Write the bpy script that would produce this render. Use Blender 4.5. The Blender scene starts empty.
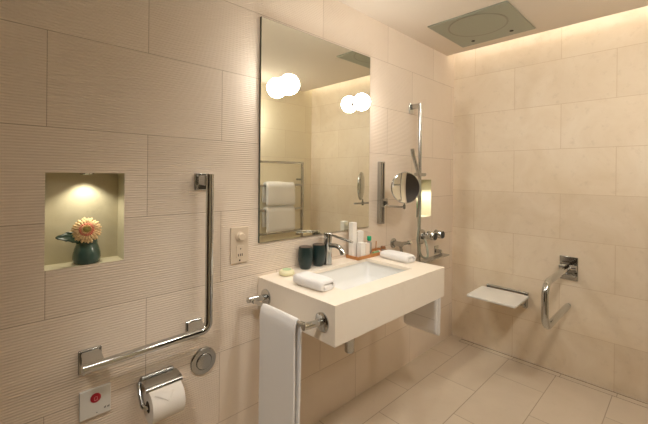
import bpy, bmesh, math, random
from mathutils import Vector, Matrix, noise
C = bpy.context.scene.collection
PI = math.pi
R = math.radians
random.seed(7)

# ------------------------------------------------------------------ materials
def mat(name):
    m = bpy.data.materials.new(name); m.use_nodes = True
    nt = m.node_tree; b = nt.nodes['Principled BSDF']
    return m, nt, b

def simple(name, col, rough=.5, metal=0, bump=0, scale=200, spec=.5, var=0, coat=0, sheen=0, trans=0, ior=1.45):
    m, nt, b = mat(name)
    b.inputs['Base Color'].default_value = (*col, 1)
    b.inputs['Roughness'].default_value = rough
    b.inputs['Metallic'].default_value = metal
    b.inputs['Specular IOR Level'].default_value = spec
    b.inputs['Coat Weight'].default_value = coat
    b.inputs['Sheen Weight'].default_value = sheen
    b.inputs['Transmission Weight'].default_value = trans
    b.inputs['IOR'].default_value = ior
    tc = nt.nodes.new('ShaderNodeTexCoord')
    n = nt.nodes.new('ShaderNodeTexNoise'); n.inputs['Scale'].default_value = scale; n.inputs['Detail'].default_value = 3
    nt.links.new(tc.outputs['Object'], n.inputs['Vector'])
    if bump:
        bp = nt.nodes.new('ShaderNodeBump'); bp.inputs['Strength'].default_value = bump; bp.inputs['Distance'].default_value = .002
        nt.links.new(n.outputs['Fac'], bp.inputs['Height']); nt.links.new(bp.outputs['Normal'], b.inputs['Normal'])
    if var:
        mx = nt.nodes.new('ShaderNodeMix'); mx.data_type = 'RGBA'
        mx.inputs[6].default_value = (*[c * (1 - var) for c in col], 1); mx.inputs[7].default_value = (*[min(1, c * (1 + var)) for c in col], 1)
        nt.links.new(n.outputs['Fac'], mx.inputs[0]); nt.links.new(mx.outputs[2], b.inputs['Base Color'])
    return m

def emit(name, col, s):
    m, nt, b = mat(name)
    b.inputs['Base Color'].default_value = (.9, .88, .84, 1)
    b.inputs['Emission Color'].default_value = (*col, 1); b.inputs['Emission Strength'].default_value = s
    return m

def stone(name, ua, va, u0, v0, w, h, base, dark, rough=.45, mortar=(.42, .32, .21), msize=.0022, flutes=False, cloud=.5, tiles=True):
    """honed limestone tiles in running bond; ua/va = which object axes are the tile plane"""
    m, nt, b = mat(name)
    N, L = nt.nodes.new, nt.links.new
    tc = N('ShaderNodeTexCoord'); sp = N('ShaderNodeSeparateXYZ'); L(tc.outputs['Object'], sp.inputs[0])
    def math_(op, a, bb=None, c=None):
        n = N('ShaderNodeMath'); n.operation = op
        for i, v in enumerate((a, bb, c)):
            if v is None: continue
            if isinstance(v, (int, float)): n.inputs[i].default_value = v
            else: L(v, n.inputs[i])
        return n.outputs[0]
    u = math_('SUBTRACT', sp.outputs[ua], u0); v = math_('SUBTRACT', sp.outputs[va], v0)
    cb = N('ShaderNodeCombineXYZ'); L(u, cb.inputs[0]); L(v, cb.inputs[1])
    def mixc(fac, a, bb, mode='MIX'):
        n = N('ShaderNodeMix'); n.data_type = 'RGBA'; n.blend_type = mode
        for i, x in ((0, fac), (6, a), (7, bb)):
            if isinstance(x, (int, float)): n.inputs[i].default_value = x
            elif isinstance(x, tuple): n.inputs[i].default_value = (*x, 1)
            else: L(x, n.inputs[i])
        return n.outputs[2]
    n1 = N('ShaderNodeTexNoise'); n1.inputs['Scale'].default_value = 3.2; n1.inputs['Detail'].default_value = 6; n1.inputs['Roughness'].default_value = .62; n1.inputs['Distortion'].default_value = .6
    L(tc.outputs['Object'], n1.inputs['Vector'])
    n2 = N('ShaderNodeTexNoise'); n2.inputs['Scale'].default_value = 18; n2.inputs['Detail'].default_value = 5; n2.inputs['Roughness'].default_value = .7
    L(tc.outputs['Object'], n2.inputs['Vector'])
    r1 = N('ShaderNodeMapRange'); r1.inputs[1].default_value = .35; r1.inputs[2].default_value = .7; L(n1.outputs['Fac'], r1.inputs[0])
    col = mixc(math_('MULTIPLY', r1.outputs[0], cloud), base, dark)
    r2 = N('ShaderNodeMapRange'); r2.inputs[1].default_value = .56; r2.inputs[2].default_value = .75; L(n2.outputs['Fac'], r2.inputs[0])
    col = mixc(math_('MULTIPLY', r2.outputs[0], cloud * .5), col, tuple(c * .8 for c in dark))
    bump_h = None
    if tiles:
        br = N('ShaderNodeTexBrick'); br.offset = .5; br.offset_frequency = 2; br.squash = 1
        br.inputs['Scale'].default_value = 1; br.inputs['Mortar Size'].default_value = msize; br.inputs['Mortar Smooth'].default_value = .3
        br.inputs['Brick Width'].default_value = w; br.inputs['Row Height'].default_value = h; br.inputs['Bias'].default_value = 0
        br.inputs['Color1'].default_value = (.93, .92, .91, 1); br.inputs['Color2'].default_value = (1.0, 1.0, 1.0, 1); br.inputs['Mortar'].default_value = (1, 1, 1, 1)
        L(cb.outputs[0], br.inputs['Vector'])
        col = mixc(1.0, col, br.outputs['Color'], 'MULTIPLY')
        col = mixc(br.outputs['Fac'], col, mortar)
        bump_h = math_('MULTIPLY', br.outputs['Fac'], -1.0)
    if flutes:
        s = math_('SINE', math_('MULTIPLY', v, 2 * PI / (h / 34)))
        s = math_('MULTIPLY', s, .5)
        # the wide tiles low down beside the basin are plain
        plain = math_('MULTIPLY', math_('LESS_THAN', sp.outputs[va], .58), math_('GREATER_THAN', sp.outputs[ua], -2.15))
        s = math_('MULTIPLY', s, math_('SUBTRACT', 1.0, plain))
        bump_h = math_('ADD', bump_h, s)
    if bump_h is not None:
        bp = N('ShaderNodeBump'); bp.inputs['Strength'].default_value = .55 if flutes else .35; bp.inputs['Distance'].default_value = .0026 if flutes else .001
        L(bump_h, bp.inputs['Height']); L(bp.outputs['Normal'], b.inputs['Normal'])
    L(col, b.inputs['Base Color'])
    rr = N('ShaderNodeMapRange'); rr.inputs[3].default_value = rough - .06; rr.inputs[4].default_value = rough + .1; L(n1.outputs['Fac'], rr.inputs[0]); L(rr.outputs[0], b.inputs['Roughness'])
    b.inputs['Specular IOR Level'].default_value = .12 if flutes else .35
    return m

LB, LD = (.83, .725, .61), (.78, .655, .525)
M = {}
M['wall_a'] = stone('fluted_limestone', 0, 2, -2.748, -.03, .6, .305, LB, LD, rough=.85, flutes=True, cloud=.35, mortar=(.52, .42, .32), msize=.0015)
M['wall_b'] = stone('limestone_shower', 1, 2, -.18, -.0125, .6, .3125, (.83, .73, .59), (.74, .62, .46), rough=.42, cloud=.95, mortar=(.62, .49, .34), msize=.0018)
M['wall_c'] = stone('limestone_plain', 0, 2, -.4, -.0125, .6, .3125, (.84, .77, .60), (.76, .67, .49), rough=.42, cloud=.4, mortar=(.66, .55, .40), msize=.0016)
M['floor'] = stone('limestone_floor', 0, 1, -.65, -6.18, .6, .3, (.64, .55, .44), (.56, .47, .36), rough=.38, cloud=.4, mortar=(.38, .30, .22), msize=.0028)
M['block'] = stone('limestone_block', 0, 1, 0, 0, 1, 1, (.88, .80, .69), (.84, .74, .61), rough=.33, cloud=.4, tiles=False)
M['niche'] = stone('niche_stone', 0, 2, 0, 0, 1, 1, (.60, .55, .41), (.46, .41, .28), rough=.5, cloud=.9, tiles=False)
M['ceil'] = simple('ceiling_paint', (.68, .60, .50), .9, bump=.1, scale=120)
M['chrome'] = simple('chrome', (.56, .57, .56), .10, 1, var=.02, scale=30)
M['chrome_sat'] = simple('satin_chrome', (.48, .48, .46), .22, 1, var=.02, scale=30)
M['steel'] = simple('brushed_steel', (.30, .32, .26), .38, .45, bump=.05, scale=400)
M['mirror'] = simple('mirror_silver', (.86, .87, .79), .0, 1)
M['mirror_edge'] = simple('mirror_edge', (.12, .13, .09), .3)
M['white_plastic'] = simple('white_plastic', (.70, .68, .63), .4)
M['seat_white'] = simple('seat_white', (.72, .70, .66), .35)
M['ceramic'] = simple('ceramic', (.82, .82, .80), .25, coat=.2)
M['towel'] = simple('terry_towel', (.86, .84, .82), .95, bump=.9, scale=520, sheen=.3)
M['tumbler'] = simple('dark_green_tumbler', (.012, .028, .026), .28, var=.3, scale=40, coat=.3)
M['soap'] = simple('soap', (.80, .76, .50), .45)
M['soap_mark'] = simple('soap_mark', (.45, .60, .34), .5)
M['wood'] = simple('tray_wood', (.50, .22, .07), .4, var=.2, scale=60)
M['box_white'] = simple('carton_white', (.84, .81, .76), .55)
M['box_blush'] = simple('carton_blush', (.80, .70, .60), .55)
M['green_cap'] = simple('green_cap', (.01, .42, .20), .35)
M['clear'] = simple('clear_bottle', (.80, .80, .74), .1, trans=.6)
M['green_gel'] = simple('green_gel', (.25, .45, .25), .3)
M['amber'] = simple('amber_cap', (.30, .15, .07), .3)
M['paper'] = simple('toilet_paper', (.82, .77, .70), .95, bump=.2, scale=300)
M['tube'] = simple('cardboard', (.10, .08, .06), .9)
M['plate'] = simple('beige_plate', (.66, .55, .42), .35)
M['plate_dark'] = simple('socket_hole', (.03, .02, .015), .6)
M['red'] = simple('red_button', (.42, .012, .03), .3)
M['pink'] = simple('pale_red_mark', (.75, .25, .28), .4)
M['grey_mark'] = simple('grey_mark', (.12, .11, .10), .6)
M['black'] = simple('black_rubber', (.012, .012, .012), .35)
M['vase'] = simple('green_glazed_vase', (.055, .105, .085), .22, var=.35, scale=35, coat=.5)
M['leaf'] = simple('leaf', (.004, .024, .010), .4, var=.3, scale=60)
M['leaf_light'] = simple('leaf_light', (.06, .30, .12), .4)
M['petal'] = simple('petal', (.95, .67, .36), .6, var=.12, scale=80)
M['petal_in'] = simple('petal_inner', (.90, .34, .24), .6, var=.15, scale=120)
M['disc'] = simple('flower_disc', (.35, .30, .08), .8, bump=.8, scale=500)
M['stem'] = simple('stem', (.10, .25, .07), .5)
M['door'] = simple('dark_walnut_door', (.035, .025, .016), .35, var=.3, scale=14)
M['frame'] = simple('door_frame_paint', (.62, .52, .40), .5)
M['globe'] = emit('opal_globe', (1.0, .96, .90), 26)
M['globe_added'] = emit('added_opal_globe', (1.0, .95, .88), 26)  # glow of the globe lamp added by the door
M['led'] = emit('led_strip', (1.0, .97, .89), 9.5)
M['spot'] = emit('spot_lens', (1.0, .88, .62), 12)
M['added_lens'] = emit('added_downlight_lens', (1.0, .84, .62), 14)  # lens glow of the added ceiling downlights

# ------------------------------------------------------------------ objects
def tag(o, label=None, cat=None, group=None, kind=None):
    if label: o['label'] = label
    if cat: o['category'] = cat
    if group: o['group'] = group
    if kind: o['kind'] = kind
    return o

def wloc(o):
    p = Vector((0, 0, 0))
    while o: p += o.location; o = o.parent
    return p

def finish(name, bm, m, parent=None, loc=None, smooth=True, ang=40, bev=0, seg=2, sub=0):
    """vertices are in world coordinates; loc is the origin of a top-level mesh"""
    me = bpy.data.meshes.new(name)
    off = wloc(parent) if parent else Vector(loc or (0, 0, 0))
    bmesh.ops.recalc_face_normals(bm, faces=bm.faces)
    for v in bm.verts: v.co -= off
    bm.to_mesh(me); bm.free()
    ms = m if isinstance(m, (list, tuple)) else [m]
    for x in ms: me.materials.append(x)
    if smooth:
        me.polygons.foreach_set('use_smooth', [True] * len(me.polygons))
        me.set_sharp_from_angle(angle=R(ang))
    o = bpy.data.objects.new(name, me); C.objects.link(o)
    if parent: o.parent = parent
    else: o.location = off
    if bev:
        md = o.modifiers.new('bevel', 'BEVEL'); md.width = bev; md.segments = seg; md.limit_method = 'ANGLE'; md.angle_limit = R(50)
        wn = o.modifiers.new('wn', 'WEIGHTED_NORMAL'); wn.keep_sharp = True
    if sub:
        md = o.modifiers.new('sub', 'SUBSURF'); md.levels = sub; md.render_levels = sub
    return o

def thing(name, loc, label, cat, group=None):
    o = bpy.data.objects.new(name, None); o.empty_display_size = .05
    o.location = loc; C.objects.link(o)
    return tag(o, label, cat, group)

def box(bm, x0, x1, y0, y1, z0, z1, mi=0):
    vs = [bm.verts.new((x, y, z)) for x in (x0, x1) for y in (y0, y1) for z in (z0, z1)]
    for q in ((0, 1, 3, 2), (4, 6, 7, 5), (0, 4, 5, 1), (2, 3, 7, 6), (0, 2, 6, 4), (1, 5, 7, 3)):
        bm.faces.new([vs[i] for i in q]).material_index = mi
    return bm

def frame_of(t):
    t = t.normalized(); a = Vector((0, 0, 1)) if abs(t.z) < .9 else Vector((1, 0, 0))
    u = t.cross(a).normalized(); return u, t.cross(u).normalized()

def fillet(pts, rad, n=8):
    pts = [Vector(p) for p in pts]; out = [pts[0]]
    for i in range(1, len(pts) - 1):
        a, b, c = pts[i - 1], pts[i], pts[i + 1]
        d1 = (a - b); d2 = (c - b); k = min(rad, d1.length * .49, d2.length * .49)
        p1 = b + d1.normalized() * k; p2 = b + d2.normalized() * k
        for j in range(n + 1):
            t = j / n; out.append(p1 * (1 - t) ** 2 + b * 2 * t * (1 - t) + p2 * t * t)
    out.append(pts[-1]); return out

def tube(bm, pts, r, seg=20, rad=.0, caps=True, rs=None, mi=0):
    pts = fillet(pts, rad) if rad else [Vector(p) for p in pts]
    rings = []; pu = None
    for i, p in enumerate(pts):
        t = (pts[min(i + 1, len(pts) - 1)] - pts[max(i - 1, 0)]).normalized()
        if pu is None: u, v = frame_of(t)
        else:
            u = (pu - t * pu.dot(t)).normalized(); v = t.cross(u).normalized()
        pu = u; rr = rs[i] if rs else r
        rings.append([bm.verts.new(p + (u * math.cos(a) + v * math.sin(a)) * rr) for a in [2 * PI * k / seg for k in range(seg)]])
    for a, b in zip(rings, rings[1:]):
        for k in range(seg): bm.faces.new((a[k], a[(k + 1) % seg], b[(k + 1) % seg], b[k])).material_index = mi
    if caps:
        bm.faces.new(rings[0][::-1]).material_index = mi; bm.faces.new(rings[-1]).material_index = mi
    return bm

def lathe(bm, c, axis, prof, seg=36, mi=0):
    """prof: list of (radius, distance along axis) from point c"""
    c = Vector(c); ax = Vector(axis).normalized(); u, v = frame_of(ax); rings = []
    for r, h in prof:
        if r < 1e-6: rings.append([bm.verts.new(c + ax * h)])
        else: rings.append([bm.verts.new(c + ax * h + (u * math.cos(a) + v * math.sin(a)) * r) for a in [2 * PI * k / seg for k in range(seg)]])
    for a, b in zip(rings, rings[1:]):
        for k in range(seg):
            f = [a[k % len(a)], a[(k + 1) % len(a)], b[(k + 1) % len(b)], b[k % len(b)]]
            f2 = []
            for x in f:
                if x not in f2: f2.append(x)
            if len(f2) > 2: bm.faces.new(f2).material_index = mi
    if len(rings[0]) > 1: bm.faces.new(rings[0][::-1]).material_index = mi
    if len(rings[-1]) > 1: bm.faces.new(rings[-1]).material_index = mi
    return bm

def new(): return bmesh.new()

def resample(pts, step):
    out = [Vector(pts[0])]; 
    for a, b in zip(pts, pts[1:]):
        a = Vector(a); b = Vector(b); n = max(1, int((b - a).length / step))
        for i in range(1, n + 1): out.append(a.lerp(b, i / n))
    return out

def cloth(path, t, axis, length, start, step=.008, amp=.0015, freq=9, taper=0, seed=0, wav=0, rad=.01):
    """a thick towel strip: 2D path (in 3D) with thickness t swept along axis"""
    P = resample(fillet(path, rad, 6), step); ax = Vector(axis).normalized()
    n = len(P); L = []; Rr = []
    for i, p in enumerate(P):
        tg = (P[min(i + 1, n - 1)] - P[max(i - 1, 0)]).normalized(); nn = tg.cross(ax).normalized()
        hh = t / 2 * (.55 if i in (0, n - 1) else 1)
        L.append(p + nn * hh); Rr.append(p - nn * hh)
    ends0 = P[0] - (P[1] - P[0]).normalized() * t * .3; ends1 = P[-1] + (P[-1] - P[-2]).normalized() * t * .3
    loop = [ends0] + L + [ends1] + Rr[::-1]
    bm = new(); m = max(4, int(length / .012)); rings = []
    cen = sum(loop, Vector()) / len(loop)
    for j in range(m + 1):
        s = j / m; ring = []
        e = min(s, 1 - s) * length
        sh = 1 if e > t * .5 else .72 + .28 * (e / (t * .5))
        for k, q in enumerate(loop):
            # shrink the thickness a little at the two rims so they look soft
            i = k - 1
            if 0 <= i < n: mid = P[i]
            elif k == 0: mid = P[0]
            elif i == n: mid = P[-1]
            else: mid = P[n - 1 - (i - n - 1)]
            w = mid + (q - mid) * sh + ax * (start + length * s)
            nz = noise.noise_vector((w + Vector((seed, 0, 0))) * freq)
            w = w + nz * amp + noise.noise_vector(w * 45) * .0007
            if wav: w = w + Vector((wav * math.sin(s * 9 + seed) * max(0, .8 - (w.z - cen.z)), 0, 0))
            ring.append(bm.verts.new(w))
        rings.append(ring)
    K = len(loop)
    for a, b in zip(rings, rings[1:]):
        for k in range(K): bm.faces.new((a[k], a[(k + 1) % K], b[(k + 1) % K], b[k]))
    for ring in (rings[0], rings[-1]):      # end faces as strips across the thickness
        for i in range(n - 1):
            a0, a1 = ring[1 + i], ring[2 + i]; b0, b1 = ring[K - 1 - i], ring[K - 2 - i]
            bm.faces.new((a0, a1, b1, b0))
        bm.faces.new((ring[0], ring[1], ring[K - 1])); bm.faces.new((ring[n], ring[n + 1], ring[n + 2]))
    return bm

# ------------------------------------------------------------------ room shell
H = 2.35; GAP = .125; D = 1.84; XL = -3.95; HB = 2.50; T = .12
def wall_xz(name, holes, xs, zs, y, m, nd, depth_sign, mat_niche):
    """wall in plane y with rectangular recesses: holes = [(x0,x1,z0,z1,depth)]"""
    bm = new(); xs = sorted(set(xs)); zs = sorted(set(zs))
    ho = lambda x, z: next((h for h in holes if h[0] < x < h[1] and h[2] < z < h[3]), None)
    for x0, x1 in zip(xs, xs[1:]):
        for z0, z1 in zip(zs, zs[1:]):
            if ho((x0 + x1) / 2, (z0 + z1) / 2): continue
            bm.faces.new([bm.verts.new(p) for p in ((x0, y, z0), (x1, y, z0), (x1, y, z1), (x0, y, z1))])
    for a, b, c, d, dep in holes:
        Y = y + depth_sign * dep
        q = [((a, Y, c), (b, Y, c), (b, Y, d), (a, Y, d)), ((a, y, c), (a, Y, c), (a, Y, d), (a, y, d)), ((b, y, c), (b, Y, c), (b, Y, d), (b, y, d)),
             ((a, y, c), (b, y, c), (b, Y, c), (a, Y, c)), ((a, y, d), (b, y, d), (b, Y, d), (a, Y, d))]
        for p in q:
            bm.faces.new([bm.verts.new(v) for v in p]).material_index = 1
    # outer skin so that the wall has a thickness
    Yo = y + depth_sign * .16
    X0, X1, Z0, Z1 = xs[0], xs[-1], zs[0], zs[-1]
    for p in (((X0, Yo, Z0), (X1, Yo, Z0), (X1, Yo, Z1), (X0, Yo, Z1)), ((X0, y, Z0), (X0, Yo, Z0), (X0, Yo, Z1), (X0, y, Z1)), ((X1, y, Z0), (X1, Yo, Z0), (X1, Yo, Z1), (X1, y, Z1)),
              ((X0, y, Z1), (X1, y, Z1), (X1, Yo, Z1), (X0, Yo, Z1)), ((X0, y, Z0), (X1, y, Z0), (X1, Yo, Z0), (X0, Yo, Z0))):
        bm.faces.new([bm.verts.new(v) for v in p])
    bmesh.ops.remove_doubles(bm, verts=bm.verts, dist=1e-5)
    return finish(name, bm, [m, mat_niche], smooth=False)
NA = (-2.750, -2.525, 1.040, 1.350, .085)
NB = (-.575, -.365, 1.040, 1.325, .085)
o = wall_xz('wall_back', [NA, NB], [XL, 0, NA[0], NA[1], NB[0], NB[1]], [0, HB, NA[2], NA[3], NB[2], NB[3]], 0, M['wall_a'], 0, 1, M['niche'])
tag(o, kind='structure')
o = finish('wall_right', box(new(), 0, T, -D - T, .16, 0, HB), M['wall_b'], smooth=False); tag(o, kind='structure')
# opposite wall with the doorway
DX0, DX1, DZ = -1.95, -1.02, 2.06
bm = new(); box(bm, DX1, 0, -D - T, -D, 0, HB); box(bm, XL, DX0, -D - T, -D, 0, HB); box(bm, DX0, DX1, -D - T, -D, DZ, HB)
tag(finish('wall_front', bm, M['wall_c'], smooth=False), kind='structure')
M['added_dark_panel'] = simple('added_dark_panelling', (.10, .07, .045), .4, var=.3, scale=10)  # dark panelling added on the unseen wall to dim chrome reflections and the left side
tag(finish('wall_left', box(new(), XL - T, XL, -D - T, .16, 0, HB), M['added_dark_panel'], smooth=False), kind='structure')
tag(finish('floor', box(new(), XL - T, T, -D - T, .16, -.1, 0), M['floor'], smooth=False), kind='structure')
bm = new(); box(bm, XL, -GAP, -D, 0, H, H + .03)
tag(finish('ceiling', bm, M['ceil'], smooth=False), kind='structure')
tag(finish('ceiling', box(new(), XL - T, T, -D - T, .16, HB, HB + .06), M['ceil'], smooth=False), kind='structure')
dr = tag(finish('door_1', box(new(), DX0 + .03, DX1 - .03, -D - .07, -D - .03, .005, DZ - .03), M['door'], loc=(DX0, -D - .05, 0), bev=.002), kind='structure')
bm = new(); tube(bm, [(DX0 + .10, -D - .028, 1.02), (DX0 + .10, -D + .03, 1.02), (DX0 + .21, -D + .03, 1.02)], .009, rad=.015); lathe(bm, (DX0 + .10, -D - .03, 1.02), (0, 1, 0), [(.025, 0), (.025, .006)])
finish('door_handle', bm, M['chrome'], dr)
bm = new(); box(bm, DX0, DX0 + .03, -D - .09, -D + .012, 0, DZ); box(bm, DX1 - .03, DX1, -D - .09, -D + .012, 0, DZ); box(bm, DX0 + .03, DX1 - .03, -D - .09, -D + .012, DZ - .03, DZ)
finish('door_frame', bm, M['frame'], dr, smooth=False)

# linear floor drain along the shower wall: tiled cover between two slots
dn = thing('floor_drain', (-.045, -.92, 0), 'long tiled slot drain in the floor along the foot of the shower wall', 'drain')
bm = new(); box(bm, -.068, -.024, -1.70, -.10, .0, .0015)
finish('drain_cover', bm, M['floor'], dn, smooth=False)
bm = new(); box(bm, -.0230, -.012, -1.705, -.095, .0, .0008); box(bm, -.0705, -.0685, -1.705, -.095, .0, .0012); box(bm, -.0685, -.023, -.0995, -.097, 0, .0012)
finish('drain_slot', bm, simple('drain_gap', (.24, .18, .12), .7), dn, smooth=False)

# LED strip hidden above the ceiling edge
ld = thing('cove_light_strip', (-.16, -.92, H + .03), 'warm light strip glowing in the slot between ceiling and shower wall', 'light')
finish('profile', box(new(), -.205, -.150, -D + .03, -.03, H + .030, H + .040), M['steel'], ld, smooth=False)
finish('strip', box(new(), -.195, -.160, -D + .04, -.04, H + .040, H + .048), M['led'], ld, smooth=False)

# ------------------------------------------------------------------ downlights added out of frame to light the room 
DL = [(-2.35, -1.05, 4.5, None, 130), (-3.20, -1.05, 34, (-1.98, -.36, .55), 52), (-1.80, -1.50, 28, (-.65, -.20, 1.10), 130)]
for i, (x, y, p, aim, size) in enumerate(DL):
    lab = ['added unseen ceiling downlight in front of the grab rail wall', 'added unseen ceiling downlight at the far left end of the room', 'added unseen ceiling downlight just inside the door'][i]
    t = thing('added_downlight', (x, y, H), lab, 'downlight', 'added unseen ceiling downlights')
    finish('trim_ring', lathe(new(), (x, y, H), (0, 0, -1), [(.030, .0), (.045, .0), (.045, .003), (.040, .005), (.030, .005)]), M['white_plastic'], t)
    finish('lens', lathe(new(), (x, y, H), (0, 0, -1), [(.029, .0), (.029, .002)]), M['added_lens'], t)
    l = bpy.data.lights.new('added_downlight_lamp', 'SPOT'); l.energy = p; l.color = (1, .94, .86); l.spot_size = R(size); l.spot_blend = .8; l.shadow_soft_size = .10
    lo = bpy.data.objects.new('added_downlight_lamp', l); lo.parent = t; lo.location = (0, 0, -.03); C.objects.link(lo)
    if aim: lo.rotation_euler = (Vector((x, y, H)) - Vector(aim)).to_track_quat('Z', 'Y').to_euler()

# unseen globe lamp added beside the door to brighten ceiling and walls
lx, lz = -.955, 1.95
t = thing('added_globe_lamp', (lx, -D, lz), 'added unseen opal globe lamp between the door and the towel warmer', 'lamp')
finish('lamp_base', lathe(new(), (lx, -D, lz), (0, 1, 0), [(.040, .0005), (.040, .014), (.030, .018)]), M['chrome'], t)
finish('globe', lathe(new(), (lx, -D + .09, lz), (0, 1, 0), [(.075 * math.sin(PI * k / 20), -.075 * math.cos(PI * k / 20)) for k in range(1, 20)]), M['globe_added'], t)
# ------------------------------------------------------------------ mirror and globe lamps
MY = -.012
wm = thing('wall_mirror', (-1.553, 0, 1.03), 'large frameless rectangular mirror on the fluted wall above the basin', 'mirror')
X0, X1, Z0, Z1 = -1.958, -1.148, 1.030, 2.091
finish('mirror_glass', box(new(), X0 + .0015, X1 - .0015, MY, MY + .001, Z0 + .0015, Z1 - .0015), M['mirror'], wm, smooth=False)
finish('backing', box(new(), X0, X1, MY + .001, -.0005, Z0, Z1), M['mirror_edge'], wm, smooth=False)
for x, z, lab in ((-1.829, 1.787, 'round opal globe lamp on the mirror, the one nearer the vase niche'), (-1.286, 1.784, 'round opal globe lamp on the mirror, the one nearer the shower')):
    t = thing('globe_lamp', (x, MY, z), lab, 'lamp', 'globe lamps fixed to the mirror')
    finish('lamp_base', lathe(new(), (x, MY, z), (0, -1, 0), [(.030, .0), (.030, .012), (.026, .014)]), M['chrome'], t)
    r = .050; cy = .049
    prof = [(r * math.sin(a), cy - r * math.cos(a)) for a in [R(30) + (PI - R(30)) * k / 20 for k in range(21)]]; prof[-1] = (0, cy + r)
    finish('globe', lathe(new(), (x, MY, z), (0, -1, 0), prof, 40), M['globe'], t)

# ------------------------------------------------------------------ vanity basin
BX0, BX1, BY0, BY1, BZ0, BZ1 = -1.957, -1.128, -.508, -.001, .717, .871
OX0, OX1, OY0, OY1 = -1.800, -1.283, -.408, -.105
vb = thing('vanity_basin', (-1.542, 0, BZ0), 'thick wall-hung cream stone basin block with a white rectangular sink', 'basin')
bm = new()
def ring_faces(outer, inner):
    n = len(outer)
    for k in range(n): bm.faces.new((outer[k], outer[(k + 1) % n], inner[(k + 1) % n], inner[k]))
oc = [(BX0, BY0), (BX1, BY0), (BX1, BY1), (BX0, BY1)]
def rrect(x0, x1, y0, y1, r, z, n=5):
    pts = []
    for (cx, cy, a0) in ((x0 + r, y0 + r, 180), (x1 - r, y0 + r, 270), (x1 - r, y1 - r, 0), (x0 + r, y1 - r, 90)):
        for k in range(n + 1):
            a = R(a0 + 90 * k / n); pts.append((cx + r * math.cos(a), cy + r * math.sin(a), z))
    return pts
ot = [bm.verts.new((x, y, BZ1)) for x, y in oc]; ob = [bm.verts.new((x, y, BZ0)) for x, y in oc]
it = [bm.verts.new(p) for p in ((OX0, OY0, BZ1), (OX1, OY0, BZ1), (OX1, OY1, BZ1), (OX0, OY1, BZ1))]
il = [bm.verts.new((v.co.x, v.co.y, BZ1 - .018)) for v in it]
ib = [bm.verts.new((x, y, BZ1 - .018)) for x, y in ((OX0 - .02, OY0 - .02), (OX1 + .02, OY0 - .02), (OX1 + .02, OY1 + .02), (OX0 - .02, OY1 + .02))]
ring_faces(ot, it); ring_faces(it, il); ring_faces(il, ib); ring_faces(ob, ot); bm.faces.new(ob)
finish('stone_block', bm, M['block'], vb, bev=.0015, smooth=False)
bm = new(); prev = None
for (dx, r, z) in ((-.012, .03, BZ1 - .0185), (-.008, .03, BZ1 - .03), (.004, .035, BZ1 - .09), (.016, .04, BZ1 - .115), (.040, .045, BZ1 - .126), (.10, .03, BZ1 - .130)):
    ring = [bm.verts.new(p) for p in rrect(OX0 + dx, OX1 - dx, OY0 + dx, OY1 - dx, r, z)]
    if prev:
        for k in range(len(ring)): bm.faces.new((prev[k], prev[(k + 1) % len(ring)], ring[(k + 1) % len(ring)], ring[k]))
    prev = ring
bm.faces.new(prev)
sk = finish('sink_bowl', bm, M['ceramic'], vb, ang=60)
finish('drain', lathe(new(), (-1.545, -.22, BZ1 - .1301), (0, 0, 1), [(.032, 0), (.032, .002), (.026, .004), (0, .004)]), M['chrome'], sk)
bm = new(); tube(bm, [(-1.555, -.222, BZ0), (-1.555, -.222, .575)], .016); lathe(bm, (-1.555, -.222, .60), (0, 0, -1), [(.012, 0), (.024, .002), (.024, .132), (.021, .137), (0, .137)])
tube(bm, [(-1.555, -.222, .545), (-1.555, -.002, .545)], .015); lathe(bm, (-1.555, 0, .545), (0, -1, 0), [(.032, .001), (.032, .006), (.018, .010)])
finish('waste_trap', bm, M['chrome_sat'], vb)

# faucet
fx, fy = -1.553, -.058
t = thing('basin_faucet', (fx, fy, BZ1), 'tall chrome single-lever basin mixer tap beside the dark tumblers', 'faucet')
finish('body', lathe(new(), (fx, fy, BZ1), (0, 0, 1), [(.025, 0), (.025, .004), (.0225, .006), (.0225, .148), (.0205, .150), (.0225, .152), (.0225, .168), (.020, .172), (0, .172)]), M['chrome'], t)
finish('spout', tube(new(), [(fx, fy - .012, .975), (fx, fy - .065, .982), (fx, fy - .098, .972), (fx, fy - .112, .941)], .0128, rad=.045), M['chrome'], t)
finish('lever', tube(new(), [(fx, fy - .005, 1.035), (fx, fy - .03, 1.033), (fx + .004, fy - .172, 1.014)], .0066, rad=.012), M['chrome'], t)

# tumblers
for k, (x, y, lab) in enumerate(((-1.697, -.041, 'dark green tumbler on the basin next to the soap'), (-1.604, -.041, 'dark green tumbler on the basin next to the tap'))):
    t = thing('tumbler', (x, y, BZ1), lab, 'tumbler', 'pair of dark tumblers on the basin')
    prof = [(0, 0), (.022, 0), (.027, .004), (.033, .022), (.0372, .048), (.0378, .068), (.0355, .092), (.0320, .112), (.0300, .112), (.0330, .092), (.0350, .06), (.028, .02), (0, .012)]
    finish('glass_body', lathe(new(), (x, y, BZ1), (0, 0, 1), prof, 40), M['tumbler'], t, ang=60)
    finish('rim', lathe(new(), (x, y, BZ1 + .1112), (0, 0, 1), [(.0295, 0), (.0328, 0), (.0328, .0018), (.0295, .0018)], 40), simple('tumbler_rim', (.10, .07, .05), .4), t)

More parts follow.
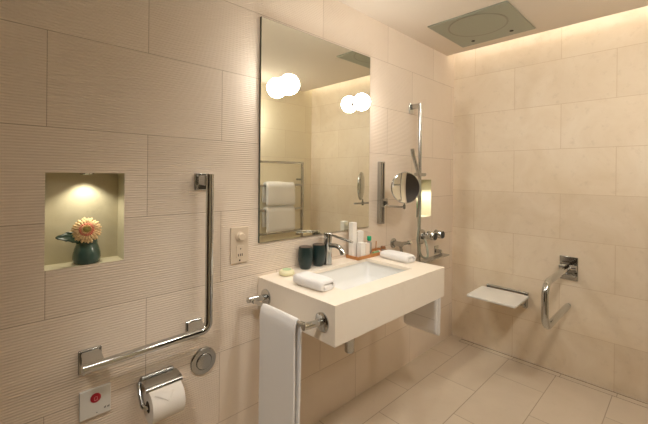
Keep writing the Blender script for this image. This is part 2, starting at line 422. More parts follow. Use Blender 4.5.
# soap
sx, sy = -1.838, -.068
t = thing('soap_bar', (sx, sy, BZ1), 'round pale yellow soap bar on the basin corner', 'soap')
bm = new(); lathe(bm, (sx, sy, BZ1), (0, 0, 1), [(0, 0), (.027, 0), (.034, .006), (.036, .013), (.034, .020), (.026, .026), (0, .027)])
for v in bm.verts: v.co.x = sx + (v.co.x - sx) * 1.08
finish('soap_body', bm, M['soap'], t, ang=80)
bm = new(); lathe(bm, (sx, sy, BZ1 + .0265), (0, 0, 1), [(.014, 0), (.022, 0), (.022, .001), (.014, .001)]); finish('embossed_mark', bm, M['soap_mark'], t)

# rolled face cloths
def face_cloth(cx, cy, ang, L, W, Hh, label, seed):
    """folded sheet: outer wrap round a folded core, long axis along local y"""
    z = BZ1 + .0075; t = .013
    w = W / 2 - t / 2; h = Hh - t
    path = [(-w * .55, 0, .018), (w * .25, 0, .016), (w * .78, 0, h * .55), (w * .1, 0, h * .62), (-w, 0, h * .5)]
    path = [(w * .6, 0, h * .46), (-w * .62, 0, h * .46), (-w * .6, 0, t * .95), (w, 0, 0), (w, 0, h), (-w, 0, h), (-w * 1.02, 0, 0), (w * .72, 0, -.001)]
    bm = cloth(path, t, (0, 1, 0), L, -L / 2, step=.006, amp=.0035, freq=11, seed=seed, rad=.020)
    for v in bm.verts:      # loaf-shaped ends and a soft sag
        s = abs(v.co.y) / (L / 2); k = 1 - .16 * s ** 4
        v.co.x *= k; v.co.z *= (1 - .12 * s ** 4)
        v.co.z = max(v.co.z, -.006)
    bmesh.ops.rotate(bm, verts=bm.verts, cent=(0, 0, 0), matrix=Matrix.Rotation(ang, 3, 'Z'))
    for v in bm.verts: v.co += Vector((cx, cy, z))
    lo = min(v.co.z for v in bm.verts)
    for v in bm.verts: v.co.z += BZ1 - lo + .0003
    o = finish('face_cloth', bm, M['towel'], loc=(cx, cy, BZ1), ang=80)
    return tag(o, label, 'towel', 'folded white face cloths on the basin')
face_cloth(-1.860, -.282, R(4), .175, .100, .046, 'folded white face cloth on the basin corner above the towel rail', 1)
face_cloth(-1.178, -.246, R(-4), .195, .090, .042, 'folded white face cloth on the basin edge nearer the shower', 5)

# tray with toiletries
ty0, ty1, tx0, tx1 = -.112, -.018, -1.365, -1.055
t = thing('wooden_tray', (-1.26, -.12, BZ1), 'small reddish wooden tray on the basin holding toiletries', 'tray')
bm = new(); box(bm, tx0, tx1, ty0, ty1, BZ1, BZ1 + .008)
finish('tray_bottom', bm, M['wood'], t, bev=.001)
bm = new(); tubez = BZ1 + .018
box(bm, tx0, tx1, ty0, ty0 + .006, BZ1 + .008, tubez); box(bm, tx0, tx1, ty1 - .006, ty1, BZ1 + .008, tubez)
box(bm, tx0, tx0 + .006, ty0 + .006, ty1 - .006, BZ1 + .008, tubez); box(bm, tx1 - .006, tx1, ty0 + .006, ty1 - .006, BZ1 + .008, tubez)
finish('tray_rim', bm, M['wood'], t, smooth=False)
tz = BZ1 + .0082
def carton(x, y, w, d, h, m, label, rot=0):
    bm = box(new(), -w / 2, w / 2, -d / 2, d / 2, 0, h)
    bmesh.ops.rotate(bm, verts=bm.verts, cent=(0, 0, 0), matrix=Matrix.Rotation(rot, 3, 'Z'))
    for v in bm.verts: v.co += Vector((x, y, tz))
    t = thing('toiletry_carton', (x, y, tz), label, 'carton', 'toiletry cartons on the wooden tray')
    finish('carton_body', bm, m, t, bev=.0008)
    bm = box(new(), -w / 2 + .001, w / 2 - .001, -d / 2 + .001, d / 2 - .001, h - .0004, h + .0012)
    bmesh.ops.rotate(bm, verts=bm.verts, cent=(0, 0, 0), matrix=Matrix.Rotation(rot, 3, 'Z'))
    for v in bm.verts: v.co += Vector((x, y, tz))
    finish('lid_flap', bm, m, t)
carton(-1.338, -.046, .036, .030, .198, M['box_white'], 'tallest slim white carton on the wooden tray')
carton(-1.286, -.046, .052, .034, .142, M['box_white'], 'middle-height white carton beside the tall one on the tray')
carton(-1.308, -.086, .040, .032, .082, M['box_white'], 'small white cube carton at the front corner of the tray')
carton(-1.266, -.085, .036, .032, .074, M['box_blush'], 'small cream carton between the cube carton and the green-capped bottle')
bx, by = -1.190, -.050
t = thing('toiletry_bottle', (bx, by, tz), 'small clear bottle with a green cap on the tray', 'bottle')
finish('bottle_body', lathe(new(), (bx, by, tz), (0, 0, 1), [(0, 0), (.015, 0), (.016, .003), (.016, .060), (.012, .070), (.008, .076), (0, .076)]), M['clear'], t)
finish('cap', lathe(new(), (bx, by, tz + .0765), (0, 0, 1), [(0, 0), (.012, 0), (.0135, .003), (.0135, .022), (.011, .026), (0, .026)]), M['green_cap'], t)
bx, by = -1.175, -.088
t = thing('toiletry_tube', (bx, by, tz), 'small green capped vial lying at the tray front', 'vial')
finish('vial_body', tube(new(), [(bx - .025, by, tz + .008), (bx + .025, by, tz + .008)], .0075), M['green_gel'], t)
finish('cap', tube(new(), [(bx + .0252, by, tz + .008), (bx + .038, by, tz + .008)], .0078), M['box_white'], t)
bx, by = -1.076, -.070
t = thing('toiletry_jar', (bx, by, tz), 'small jar with a brown lid at the tray end nearest the shower', 'jar')
finish('jar_body', lathe(new(), (bx, by, tz), (0, 0, 1), [(0, 0), (.012, 0), (.014, .002), (.014, .014), (0, .014)]), M['clear'], t)
finish('lid', lathe(new(), (bx, by, tz + .0142), (0, 0, 1), [(0, 0), (.016, 0), (.017, .006), (.014, .016), (0, .017)]), M['amber'], t)
tag(finish('wooden_stick', tube(new(), [(-1.118, -.045, tz + .0005), (-1.112, -.043, tz + .062)], .0030), M['wood'], loc=(-1.118, -.045, tz)), 'thin upright wooden stick beside the jar on the tray', 'stick')

# ------------------------------------------------------------------ magnifying mirror
t = thing('magnifying_mirror', (-1.028, 0, 1.04), 'round chrome magnifying mirror on a jointed arm and wall track', 'mirror')
finish('wall_track', box(new(), -1.052, -1.012, -.034, -.001, 1.040, 1.442), M['chrome_sat'], t, bev=.004)
finish('track_groove', box(new(), -1.038, -1.026, -.0352, -.0342, 1.050, 1.432), M['plate_dark'], t)
bm = new(); box(bm, -1.058, -1.006, -.052, -.0355, 1.150, 1.205); finish('slider', bm, M['chrome_sat'], t, bev=.004)
n = Vector((math.cos(R(241)), math.sin(R(241)), 0.02)).normalized(); dc = Vector((-1.018, -.195, 1.279))
pe = dc - n * .018 + Vector((0, 0, -.118))
bm = new(); tube(bm, [(-1.032, -.050, 1.172), (-1.030, -.072, 1.172), (-1.150, -.135, 1.168), pe - Vector((0, 0, .002))], .0055, rad=.012)
lathe(bm, (-1.032, -.060, 1.155), (0, 0, 1), [(.009, 0), (.009, .034)]); finish('arm', bm, M['chrome_sat'], t)
bm = new(); lathe(bm, pe - Vector((0, 0, .014)), (0, 0, 1), [(.008, 0), (.008, .026)]); tube(bm, [pe, dc - n * .018 + Vector((0, 0, -.09))], .0045)
finish('arm_joint', bm, M['chrome_sat'], t)
rr = .0965
bm = lathe(new(), dc, -n, [(rr - .004, -.001), (rr, .0), (rr + .0015, .004), (rr, .010), (rr * .92, .014), (rr * .5, .020), (0, .022)], 64)
for f in list(bm.faces):
    if len(f.verts) > 10: bm.faces.remove(f)
finish('mirror_shell', bm, M['chrome'], t, ang=60)
sr = .62; prof = []      # concave glass
for k in range(17):
    q = (rr - .004) * (1 - k / 16); prof.append((q, .0005 + (math.sqrt(sr * sr - q * q) - math.sqrt(sr * sr - (rr - .004) ** 2)) ))
bm = new(); lathe(bm, dc, -n, prof, 64)
for f in list(bm.faces):
    if len(f.verts) > 10: bm.faces.remove(f)
finish('mirror_glass', bm, simple('makeup_mirror', (.9, .89, .87), .0, 1), t, ang=80)

# ------------------------------------------------------------------ chrome grab rails
def mount_plate(bm, cx, cz, w, h, y=0):
    """square wall plate with a softly bowed front"""
    box(bm, cx - w / 2, cx + w / 2, y - .010, y - .0005, cz - h / 2, cz + h / 2)
def plate_part(t, cx, cz, w, h):
    bm = new(); mount_plate(bm, cx, cz, w, h)
    p = finish('mounting_plate', bm, M['chrome'], t, bev=.003)
    return p
gr = .0152
t = thing('grab_rail', (-2.43, 0, .76), 'L-shaped chrome grab rail on the fluted wall below the lit vase niche', 'grab rail', 'L-shaped chrome grab rails')
finish('rail', tube(new(), [(-2.655, -.082, .728), (-2.240, -.082, .734), (-2.240, -.082, 1.350)], gr, 24, rad=.035), M['chrome'], t)
for cx, cz, w, h, s in ((-2.626, .718, .068, .080, 0), (-2.267, .721, .067, .070, 0), (-2.239, 1.319, .062, .070, 1)):
    plate_part(t, cx, cz, w, h)
    bm = new()
    if s: 
        box(bm, cx - .022, cx + .008, -.082, -.0105, cz - .014, cz + .026)
    else:
        # wedge-shaped post that runs from the plate down to the rail
        vs = [(cx - w * .42, -.0105, cz - h * .1), (cx + w * .42, -.0105, cz - h * .1), (cx + w * .42, -.0105, cz + h * .44), (cx - w * .42, -.0105, cz + h * .44),
              (cx - w * .42, -.080, .720), (cx + w * .42, -.080, .720), (cx + w * .42, -.078, .738), (cx - w * .42, -.078, .738)]
        v = [bm.verts.new(p) for p in vs]
        for q in ((0, 3, 2, 1), (4, 5, 6, 7), (0, 1, 5, 4), (1, 2, 6, 5), (2, 3, 7, 6), (3, 0, 4, 7)): bm.faces.new([v[i] for i in q])
    finish('mounting_post', bm, M['chrome'], t, bev=.004)
finish('end_cap', tube(new(), [(-2.6555, -.082, .728), (-2.661, -.082, .728)], .0175, 24), M['chrome'], t)

# shower rail (vertical + foot rail) with hand shower
vx, vy = -.662, -.075
t = thing('shower_rail', (vx, 0, .74), 'tall L-shaped chrome shower rail between the magnifying mirror and the room corner', 'grab rail')
finish('rail', tube(new(), [(vx, vy, .742), (vx, vy, 1.868)], .0125, 24), M['chrome_sat'], t)
for cx, cz, w, h in ((vx - .005, 1.835, .052, .075), (vx - .002, .752, .05, .06)):
    plate_part(t, cx, cz, w, h)
finish('mounting_post', box(new(), vx - .013, vx + .013, vy - .004, -.0105, 1.832, 1.866), M['chrome_sat'], t, bev=.003)
finish('mounting_post', box(new(), vx - .012, vx + .012, vy + .004, -.0105, .738, .765), M['chrome_sat'], t, bev=.003)
st = thing('shower_shelf', (-.46, 0, .735), 'narrow flat chrome shelf at the foot of the shower rail', 'shelf')
finish('shelf_plate', box(new(), -.635, -.268, -.108, -.048, .735, .7445), M['chrome_sat'], st, bev=.002)
finish('mounting_plate', box(new(), -.315, -.255, -.010, -.0005, .735, .800), M['chrome'], st, bev=.003)
finish('mounting_post', box(new(), -.305, -.275, -.052, -.0105, .745, .772), M['chrome_sat'], st, bev=.003)
hs = thing('hand_shower', (vx, -.10, 1.16), 'slim stick hand shower with hose hanging on the tall shower rail', 'hand shower')
bm = new(); box(bm, vx - .045, vx + .055, vy - .020, vy + .018, 1.350, 1.374); finish('slide_holder', bm, M['chrome_sat'], hs, bev=.004)
finish('slide_knob', lathe(new(), (vx + .055, vy, 1.362), (1, 0, 0), [(.012, 0), (.012, .018), (.009, .02)]), M['chrome'], hs)
finish('handset', tube(new(), [(-.800, -.100, 1.535), (-.790, -.100, 1.50), (-.722, -.100, 1.372), (-.705, -.100, 1.33)], .011, rs=[.013, .013, .011, .009]), M['chrome_sat'], hs)
hp = [Vector((-.705, -.100, 1.325)), Vector((-.70, -.105, 1.15)), Vector((-.725, -.11, 1.00)), Vector((-.745, -.115, .90)), Vector((-.70, -.118, .80)), Vector((-.61, -.112, .775)), Vector((-.575, -.09, .83)), Vector((-.54, -.05, .885))]
def spline(pts, n=8):
    out = []
    P = [pts[0]] + pts + [pts[-1]]
    for i in range(1, len(P) - 2):
        for k in range(n):
            s = k / n; a, b, c, d = P[i - 1], P[i], P[i + 1], P[i + 2]
            out.append(.5 * ((2 * b) + (c - a) * s + (2 * a - 5 * b + 4 * c - d) * s * s + (3 * b - a - 3 * c + d) * s ** 3))
    out.append(pts[-1]); return out
finish('hose', tube(new(), spline(hp), .0075, 12), M['steel'], hs)

# shower controls
t = thing('shower_mixer', (-.50, 0, .91), 'chrome shower mixer with two dark-faced knobs by the room corner', 'shower mixer')
bm = new(); lathe(bm, (-.505, 0, .895), (0, -1, 0), [(.056, .0005), (.056, .006), (.050, .009), (.018, .010), (.018, .045), (0, .046)])
finish('wall_flange', bm, M['chrome_sat'], t)
finish('connecting_bar', tube(new(), [(-.495, -.034, .895), (-.440, -.034, .895)], .011), M['chrome_sat'], t)
for x, z in ((-.408, .893), (-.293, .893)):
    k = finish('control_knob', lathe(new(), (x, 0, z), (0, -1, 0), [(.034, .0005), (.034, .006), (.026, .008), (.026, .022), (.031, .024), (.031, .062), (.029, .065)]), M['chrome'], t)
    finish('knob_face', lathe(new(), (x, -.0651, z), (0, -1, 0), [(.027, 0), (.027, .0015), (.010, .003), (0, .003)]), M['black'], k)
t = thing('handset_outlet', (-.88, 0, .885), 'chrome wall valve with a side spout behind the face cloth nearer the shower', 'valve')
finish('wall_flange', lathe(new(), (-.870, 0, .892), (0, -1, 0), [(.034, .0005), (.034, .006), (.028, .009)]), M['chrome_sat'], t)
bm = new(); tube(bm, [(-.870, -.008, .892), (-.870, -.075, .892)], .018); tube(bm, [(-.868, -.052, .892), (-.775, -.060, .890)], .0105); finish('valve_body', bm, M['chrome_sat'], t)
finish('spout_tip', tube(new(), [(-.7745, -.060, .890), (-.755, -.061, .890)], .014), M['chrome'], t)
finish('lower_nozzle', tube(new(), [(-.870, -.062, .876), (-.862, -.066, .835)], .010), M['chrome_sat'], t)

# ------------------------------------------------------------------ towel rails on the basin ends
def basin_rail(side, label):
    x = BX0 if side < 0 else BX1; xo = x + side * .083; ys = (-.070, -.441); z = .793
    t = thing('towel_rail', (x, -.255, z), label, 'towel rail', 'towel rails on the basin ends')
    finish('bar', tube(new(), [(xo, -.100, .800), (xo, -.412, .800)], .0075), M['chrome'], t)
    for y, yo in zip(ys, (-.070, -.441)):
        p = finish('post', tube(new(), [(x + side * .004, y, z), (xo + side * .013, y, z + .007)], .0130), M['chrome'], t)
        finish('rosette', lathe(new(), (x, y, z), (side, 0, 0), [(.036, .0003), (.036, .005), (.032, .008), (.014, .009)]), M['chrome'], p)
    finish('bar_end', tube(new(), [(xo, -.084, .800), (xo, -.100, .800)], .0105), M['chrome'], t)
    finish('bar_end', tube(new(), [(xo, -.412, .800), (xo, -.428, .800)], .0105), M['chrome'], t)
    return xo
xo = basin_rail(-1, 'chrome towel rail on the basin end facing the grab rail')
xr = basin_rail(1, 'chrome towel rail on the basin end facing the shower')
zb = .800
th = .011
# long bath towel, front fall on the outside, back fall against the basin
bm = cloth([(xo - .016, 0, .17), (xo - .016, 0, zb - .02), (xo, 0, zb + .0155), (xo + .016, 0, zb - .02), (xo + .006, 0, .21)], th, (0, 1, 0), .222, -.395, amp=.002, freq=5, seed=3, rad=.018)
for v in bm.verts:      # a little flare towards the hem
    k = max(0, .78 - v.co.z); v.co.y += (v.co.y + .28) * .03 * k
tb = finish('bath_towel', bm, M['towel'], loc=(xo, -.28, .17), ang=80)
tag(tb, 'long white bath towel hanging from the rail on the basin end facing the camera side', 'towel')
tb['label'] = 'long white bath towel hung over the rail at the near end of the basin'
bm = cloth([(xr - .016, 0, .475), (xr - .018, 0, zb - .02), (xr, 0, zb + .022), (xr + .019, 0, zb - .02), (xr + .014, 0, .455)], .022, (0, 1, 0), .212, -.432, amp=.003, freq=6, seed=8, rad=.018)
t2 = finish('hand_towel', bm, M['towel'], loc=(xr, -.33, .45), ang=80)
tag(t2, 'white towel with a woven band hanging half hidden under the shower-side end of the basin', 'towel')
bm = new()
for k in (0,): box(bm, xr - .0300, xr - .0262, -.425, -.225, .548, .552)
finish('woven_band', bm, simple('towel_band', (.70, .68, .66), .8), t2)

# ------------------------------------------------------------------ shower seat and fold-down rail
t = thing('fold_down_bench', (0, -.44, .48), 'white fold-down shower seat hinged on the limestone wall', 'bench')
bm = new()
vs = rrect(-.335, -.045, -.605, -.272, .012, .478)
a = [bm.verts.new((x, y, .476 + (x + .19) * .02)) for x, y, z in vs]; b = [bm.verts.new((x, y, .490 + (x + .19) * .02)) for x, y, z in vs]
for k in range(len(a)): bm.faces.new((a[k], a[(k + 1) % len(a)], b[(k + 1) % len(a)], b[k]))
bm.faces.new(a[::-1]); bm.faces.new(b)
finish('seat', bm, M['seat_white'], t, bev=.003)
finish('wall_rail', box(new(), -.022, -.001, -.590, -.295, .487, .505), M['chrome_sat'], t, bev=.002)
for y in (-.575, -.305):
    finish('hinge_bracket', box(new(), -.044, -.001, y - .011, y + .011, .395, .4865), M['chrome_sat'], t, bev=.003)
    finish('support_arm', tube(new(), [(-.040, y, .41), (-.200, y, .4705)], .007), M['chrome_sat'], t)

t = thing('support_rail', (0, -.84, .73), 'looped chrome fold-up support rail mounted on the limestone shower wall', 'grab rail')
finish('mounting_plate', box(new(), -.012, -.0005, -.888, -.782, .652, .812), M['chrome'], t, bev=.003)
bm = new(); tube(bm, [(-.030, -.884, .742), (-.030, -.786, .742)], .020); tube(bm, [(-.030, -.882, .695), (-.030, -.788, .695)], .013); box(bm, -.030, -.0125, -.872, -.798, .680, .775)
finish('hinge', bm, M['chrome'], t)
finish('loop_tube', tube(new(), [(-.030, -.836, .742), (-.575, -.836, .742), (-.575, -.836, .480), (-.035, -.836, .480)],   .0190, 28, rad=.10), M['chrome'], t)
finish('rubber_stop', tube(new(), [(-.0345, -.836, .480), (-.012, -.836, .480)], .0145, 24), M['steel'], t)

# ------------------------------------------------------------------ ceiling shower panel
px0, px1, py0, py1 = -.765, -.240, -.683, -.185
t = thing('rain_shower_panel', (-.5, -.43, H), 'dull steel rectangular rain shower panel flush in the ceiling', 'shower panel')
finish('panel_plate', box(new(), px0, px1, py0, py1, H - .008, H - .0003), M['steel'], t, bev=.001)
bm = new(); lathe(bm, (-.56, -.43, H - .0082), (0, 0, -1), [(.172, 0), (.182, 0), (.182, .0014), (.172, .0014)], 64)
for f in list(bm.faces):
    if len(f.verts) > 10: bm.faces.remove(f)
finish('spray_ring', bm, simple('spray_ring_steel', (.26, .26, .22), .35, 1), t)
for x, y in ((-.32, -.30), (-.32, -.56)):
    finish('side_jet', lathe(new(), (x, y, H - .0082), (0, 0, -1), [(.012, 0), (.012, .003), (0, .003)], 20), M['plate_dark'], t)

# ------------------------------------------------------------------ emergency call plate, roll, flush, switch
t = thing('emergency_call_plate', (-2.61, 0, .572), 'white square emergency call plate with a red round button', 'call button')
cx, cz = -2.610, .571
finish('faceplate', box(new(), cx - .0455, cx + .0455, -.012, -.0005, cz - .047, cz + .047), M['white_plastic'], t, bev=.0015)
bt = finish('call_button', lathe(new(), (cx, -.012, cz + .016), (0, -1, 0), [(.0155, 0), (.0155, .002), (.013, .0032), (0, .0034)]), M['red'], t)
bm = new(); by = -.0160
box(bm, cx - .0050, cx - .0035, by, by + .0008, cz + .010, cz + .020); box(bm, cx + .0035, cx + .0050, by, by + .0008, cz + .010, cz + .020)
box(bm, cx - .0050, cx + .0050, by, by + .0008, cz + .0085, cz + .0100); box(bm, cx - .0030, cx + .0030, by, by + .0008, cz + .0200, cz + .0215); 
finish('button_symbol', bm, M['pink'], bt, smooth=False)
bm = new()
for dx in (0, .010):
    X = cx + .028 + dx; Z = cz - .030
    for (a, b, c, d) in ((0, .006, 0, .0015), (0, .006, .003, .0045), (0, .0015, 0, .0045), (.0045, .006, 0, .0075)): box(bm, X + a - .003, X + b - .003, -.0126, -.0121, Z + c, Z + d)
finish('printed_mark', bm, M['grey_mark'], t, smooth=False)
finish('indicator_dot', lathe(new(), (cx + .004, -.0121, cz - .036), (0, -1, 0), [(.0018, 0), (.0018, .0006), (0, .0006)], 12), M['grey_mark'], t)

rcx, rcz, ry = -2.406, .518, -.074
t = thing('toilet_roll_holder', (rcx, 0, .60), 'chrome toilet roll holder with a hinged cover plate', 'toilet roll holder')
bm = new()
prof = [(-.012, .590), (-.042, .592), (-.068, .590), (-.080, .584), (-.084, .576)]
up = []; lo = []
for (y, z) in prof: up.append((y, z)); lo.append((y + .0006, z - .0028))
loop = up + lo[::-1]
A_ = [bm.verts.new((rcx - .066, y, z)) for y, z in loop]; B_ = [bm.verts.new((rcx + .064, y, z)) for y, z in loop]
for k in range(len(loop)): bm.faces.new((A_[k], A_[(k + 1) % len(loop)], B_[(k + 1) % len(loop)], B_[k]))
bm.faces.new(A_[::-1]); bm.faces.new(B_)
finish('cover', bm, M['chrome_sat'], t, ang=50)
finish('wall_bracket', box(new(), rcx - .060, rcx + .058, -.012, -.0005, .570, .598), M['chrome_sat'], t, bev=.003)
finish('arm', tube(new(), [(rcx - .068, -.012, .582), (rcx - .072, -.035, .560), (rcx - .072, ry, rcz), (rcx + .050, ry, rcz)], .0085, rad=.016), M['chrome'], t)
rl = thing('toilet_roll', (rcx, ry, rcz), 'white toilet roll with a folded point hanging in the chrome holder', 'toilet roll')
R0 = .056
bm = new(); lathe(bm, (rcx - .056, ry, rcz), (1, 0, 0), [(.020, 0), (R0, 0), (R0, .112), (.020, .112)], 48)
for f in list(bm.faces):
    if len(f.verts) > 10: bm.faces.remove(f)
finish('paper', bm, M['paper'], rl)
bm = new(); lathe(bm, (rcx - .0565, ry, rcz), (1, 0, 0), [(.0198, 0), (.0198, .113)], 32)
for f in list(bm.faces):
    if len(f.verts) > 10: bm.faces.remove(f)
finish('core', bm, M['tube'], rl)
# hotel fold: a triangular flap lying on the front of the roll
bm = new()
def onroll(x, a, r=R0 + .0012): return Vector((x, ry - r * math.sin(a), rcz + r * math.cos(a)))
rows = []
for k in range(13):
    s = k / 12; a = R(34) + s * R(34); hw = .034 * (1 - s)
    rows.append([bm.verts.new(onroll(rcx - .012 + u * hw + s * .012, a)) for u in (-1, -.5, 0, .5, 1)])
for p, q in zip(rows, rows[1:]):
    for k in range(4): bm.faces.new((p[k], p[k + 1], q[k + 1], q[k]))
o = finish('folded_point', bm, M['paper'], rl); md = o.modifiers.new('solid', 'SOLIDIFY'); md.thickness = .0012; md.offset = 1

t = thing('flush_plate', (-2.223, 0, .571), 'round chrome flush push plate on the wall below the grab rail', 'flush plate')
finish('outer_ring', lathe(new(), (-2.223, 0, .571), (0, -1, 0), [(.055, .0005), (.055, .006), (.051, .010), (.034, .010), (.034, .0035), (0, .0035)], 48), M['chrome_sat'], t)
bm = new(); lathe(bm, (-2.223, -.0036, .571), (0, -1, 0), [(.0325, 0), (.0325, .008), (.030, .011), (0, .013)], 48); finish('push_button', bm, M['chrome_sat'], t)

t = thing('switch_plate', (-2.060, 0, 1.034), 'beige wall plate with a round rotary knob and a socket beside the mirror', 'switch')
cx = -2.060
finish('faceplate', box(new(), cx - .044, cx + .044, -.010, -.0005, .954, 1.114), M['plate'], t, bev=.002)
finish('rotary_knob', lathe(new(), (cx, -.0102, 1.072), (0, -1, 0), [(.022, 0), (.022, .005), (.0165, .007), (.0155, .020), (.014, .022), (0, .022)]), M['plate'], t)
sk = finish('socket_insert', box(new(), cx - .019, cx + .019, -.0135, -.0102, .978, 1.032), M['plate'], t, bev=.001)
bm = new(); lathe(bm, (cx + .002, -.0136, 1.018), (0, -1, 0), [(.003, 0), (.003, .0006), (0, .0006)], 12)
for dx in (-.009, .001, .010): box(bm, cx + dx - .002, cx + dx + .002, -.0142, -.0136, .985, .996)
finish('socket_slots', bm, M['plate_dark'], sk)
finish('screw', lathe(new(), (cx, -.0101, .966), (0, -1, 0), [(.004, 0), (.004, .0012), (0, .0012)], 14), M['plate_dark'], t)

# ------------------------------------------------------------------ niches
def niche_spot(cx, y, z, power, label, col=(1, .92, .70)):
    t = thing('niche_spotlight', (cx, y, z), label, 'spotlight', 'small spotlights in the wall niches')
    finish('trim_ring', lathe(new(), (cx, y, z), (0, 0, -1), [(.013, .0002), (.022, .0002), (.022, .003), (.018, .005), (.013, .004)], 32), M['chrome'], t)
    finish('lens', lathe(new(), (cx, y, z), (0, 0, -1), [(.0125, .0002), (.0125, .002), (0, .0022)], 24), M['spot'], t)
    l = bpy.data.lights.new('niche_lamp', 'SPOT'); l.energy = power; l.color = col; l.spot_size = R(118); l.spot_blend = .6; l.shadow_soft_size = .012
    lo = bpy.data.objects.new('niche_lamp', l); lo.parent = t; lo.location = (0, 0, -.008); C.objects.link(lo)
niche_spot(-2.632, .038, NA[3], 1.0, 'small round spotlight in the top of the niche holding the flower')
niche_spot(-.47, .040, NB[3], 3.2, 'small round spotlight in the top of the niche behind the shower rail', (1, 1, .86))

vx0, vy0, vz0 = -2.630, .040, 1.0405
t = thing('flower_vase', (vx0, vy0, vz0), 'squat dark green vase standing in the lit wall niche', 'vase')
prof = [(0, .0), (.034, 0), (.039, .004), (.0415, .018), (.0405, .034), (.036, .052), (.031, .066), (.0305, .078), (.0285, .078), (.029, .064), (.035, .045), (.038, .02), (0, .008)]
finish('vase_body', lathe(new(), (vx0, vy0, vz0), (0, 0, 1), prof, 44), M['vase'], t, ang=70)
finish('vase_neck', lathe(new(), (vx0, vy0, vz0 + .066), (0, 0, 1), [(.0312, 0), (.0318, .003), (.0312, .006)], 44), M['vase'], t)
fc = Vector((-2.640, -.012, 1.160)); fn = Vector((-.20, -.93, .30)).normalized()
t = thing('gerbera_flower', (vx0, vy0, vz0 + .03), 'peach and pink gerbera flower standing in the green vase', 'flower')
finish('stem', tube(new(), spline([Vector((vx0, vy0, vz0 + .012)), Vector((vx0, vy0 - .005, vz0 + .07)), fc - fn * .022, fc - fn * .004]), .0028, 10), M['stem'], t)
fu, fv = frame_of(fn)
def petals(n, r0, r1, w, lift, curl, seed, ph=0):
    bm = new(); rnd = random.Random(seed)
    for k in range(n):
        a = 2 * PI * (k + ph) / n + rnd.uniform(-.05, .05); d = fu * math.cos(a) + fv * math.sin(a); s = fn.cross(d)
        L = r1 - r0; L *= rnd.uniform(.93, 1.05); rows = []
        for j in range(7):
            q = j / 6; hw = w * (.35 + .65 * math.sin(min(1, q * 1.25) * PI / 2)) * (1 if q < .8 else math.sqrt(max(0.02, 1 - ((q - .8) / .21) ** 2)))
            rr_ = r0 + L * q; h = lift + curl * (q ** 2) + .002 * math.sin(q * 3)
            rows.append([bm.verts.new(fc + d * rr_ + s * hw * e + fn * (h - .0025 * (e * e))) for e in (-1, 0, 1)])
        for p, q_ in zip(rows, rows[1:]):
            for c in range(2): bm.faces.new((p[c], p[c + 1], q_[c + 1], q_[c]))
    return bm
def petal_obj(name, m, *a):
    o = finish(name, petals(*a), m, t, ang=80); md = o.modifiers.new('solid', 'SOLIDIFY'); md.thickness = .0008
petal_obj('outer_petals', M['petal'], 26, .010, .0440, .0052, .001, -.006, 1)
petal_obj('middle_petals', M['petal'], 22, .009, .0350, .0050, .005, -.001, 2, .4)
petal_obj('inner_petals', M['petal_in'], 24, .009, .0225, .0030, .008, .003, 3, .2)
petal_obj('fringe', M['petal'], 26, .008, .0160, .0016, .010, .005, 4, .1)
finish('flower_centre', lathe(new(), fc, fn, [(.0105, .004), (.0105, .009), (.007, .0125), (0, .0135)], 24), M['disc'], t)
def leaf(root, tip, width, up, m, parent, sag=.01):
    bm = new(); root = Vector(root); tip = Vector(tip); d = tip - root; s = d.cross(Vector(up)).normalized(); u = Vector(up).normalized(); rows = []
    for j in range(12):
        q = j / 11; hw = width * math.sin(PI * min(.98, q * .92 + .06)) ** .7 * (1 + .12 * math.sin(q * 22))
        c = root + d * q + u * sag * math.sin(PI * q)
        rows.append([bm.verts.new(c + s * hw * e - u * .25 * hw * (1 - abs(e))) for e in (-1, -.5, 0, .5, 1)])
    for p, q_ in zip(rows, rows[1:]):
        for c in range(4): bm.faces.new((p[c], p[c + 1], q_[c + 1], q_[c]))
    o = finish('leaf', bm, m, parent, ang=80); md = o.modifiers.new('solid', 'SOLIDIFY'); md.thickness = .0009
leaf((-2.652, .028, 1.115), (-2.722, .004, 1.141), .016, (.1, -.75, .65), M['leaf'], t, .014)
leaf((-2.650, .030, 1.118), (-2.693, .030, 1.150), .013, (.0, -.9, .4), M['leaf'], t, .006)

t = thing('leafy_sprig_vase', (-.525, .042, NB[2]), 'small vase with bright green leaves in the niche behind the shower rail', 'vase')
finish('vase_body', lathe(new(), (-.525, .042, NB[2] + .0005), (0, 0, 1), [(0, 0), (.020, 0), (.026, .012), (.026, .05), (.018, .07), (.016, .07), (.022, .05), (0, .01)]), M['vase'], t)
for k in range(5):
    a = k * 1.3; leaf((-.525, .042, NB[2] + .06), (-.525 + .045 * math.cos(a), .035 + .02 * math.sin(a), NB[2] + .13 + .02 * (k % 3)), .013, (0, -.8, .5), M['leaf_light'], t, .01)

# ------------------------------------------------------------------ heated towel rack on the opposite wall (seen in the mirror)
ry0 = -D + .100
t = thing('towel_warmer', (-.50, -D, .70), 'chrome ladder towel warmer reflected in the mirror', 'towel warmer')
xA, xB = -.225, -.925
finish('upright', box(new(), xA - .013, xA + .013, ry0 - .013, ry0 + .013, .60, 1.500), M['chrome_sat'], t, bev=.003)
finish('upright', box(new(), xB - .013, xB + .013, ry0 - .013, ry0 + .013, .60, 1.500), M['chrome_sat'], t, bev=.003)
for z in (1.487, 1.235, .972, .722):
    finish('rung', box(new(), xB + .0135, xA - .0135, ry0 - .010, ry0 + .010, z - .012, z + .012), M['chrome_sat'], t, bev=.003)
for x in (xA - .055, xB + .055):
    for z in (1.297, .66):
        pass
for x in (xA, xB):
    for z in (1.300, .66):
        finish('wall_bracket', tube(new(), [(x, -D + .0005, z), (x, ry0 - .0135, z)], .011), M['chrome_sat'], t)
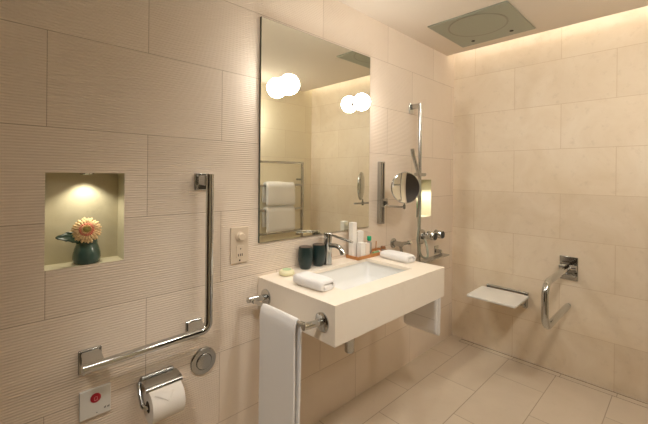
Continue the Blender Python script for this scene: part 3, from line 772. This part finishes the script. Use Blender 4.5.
def rack_towel(z, zf, zr, label, seed, x0, w):
    bm = cloth([(0, ry0 - .040, zr), (0, ry0 - .036, z), (0, ry0, z + .032), (0, ry0 + .036, z), (0, ry0 + .040, zf)], .034, (1, 0, 0), w, x0, step=.012, amp=.006, freq=8, seed=seed, rad=.03)
    o = finish('bath_towel', bm, M['towel'], loc=(x0 + w / 2, ry0, zf), ang=80)
    tag(o, label, 'towel', 'folded bath towels on the towel warmer')
rack_towel(1.235, 1.03, 1.06, 'folded white bath towel on the upper rung of the reflected towel warmer', 11, -.745, .375)
rack_towel(.972, .745, .80, 'folded white bath towel on the lower rung of the reflected towel warmer', 14, -.740, .375)

# ------------------------------------------------------------------ camera, world, view
w = bpy.data.worlds.new('world'); bpy.context.scene.world = w; w.use_nodes = True
w.node_tree.nodes['Background'].inputs[0].default_value = (1, .92, .82, 1); w.node_tree.nodes['Background'].inputs[1].default_value = .02
cam = bpy.data.cameras.new('camera'); co = bpy.data.objects.new('camera', cam); C.objects.link(co)
cam.sensor_width = 36; cam.lens = 354.2 / 648 * 36; cam.shift_y = -(212 - 175.33) / 648; cam.clip_start = .02
yaw, rol = R(46.048), R(.5534)
cy_, sy_ = math.cos(yaw), math.sin(yaw)
f = Vector((cy_, sy_, 0)); r = Vector((sy_, -cy_, 0)); u = Vector((0, 0, 1))
c_, s_ = math.cos(rol), math.sin(rol)
rx = r * c_ + u * s_; uy = u * c_ - r * s_
m4 = Matrix((rx, uy, -f)).transposed().to_4x4(); m4.translation = Vector((-2.892, -1.412, 1.35)); co.matrix_world = m4
sc = bpy.context.scene; sc.camera = co
sc.view_settings.view_transform = 'Standard'; sc.view_settings.look = 'None'; sc.view_settings.gamma = 1; sc.view_settings.use_curve_mapping = False
sc.view_settings.exposure = 1.06
sc.cycles.use_denoising = True; sc.cycles.max_bounces = 12; sc.cycles.glossy_bounces = 8; sc.cycles.diffuse_bounces = 6
sc.cycles.caustics_reflective = True; sc.cycles.caustics_refractive = False; sc.cycles.blur_glossy = .5; sc.cycles.sample_clamp_indirect = 4
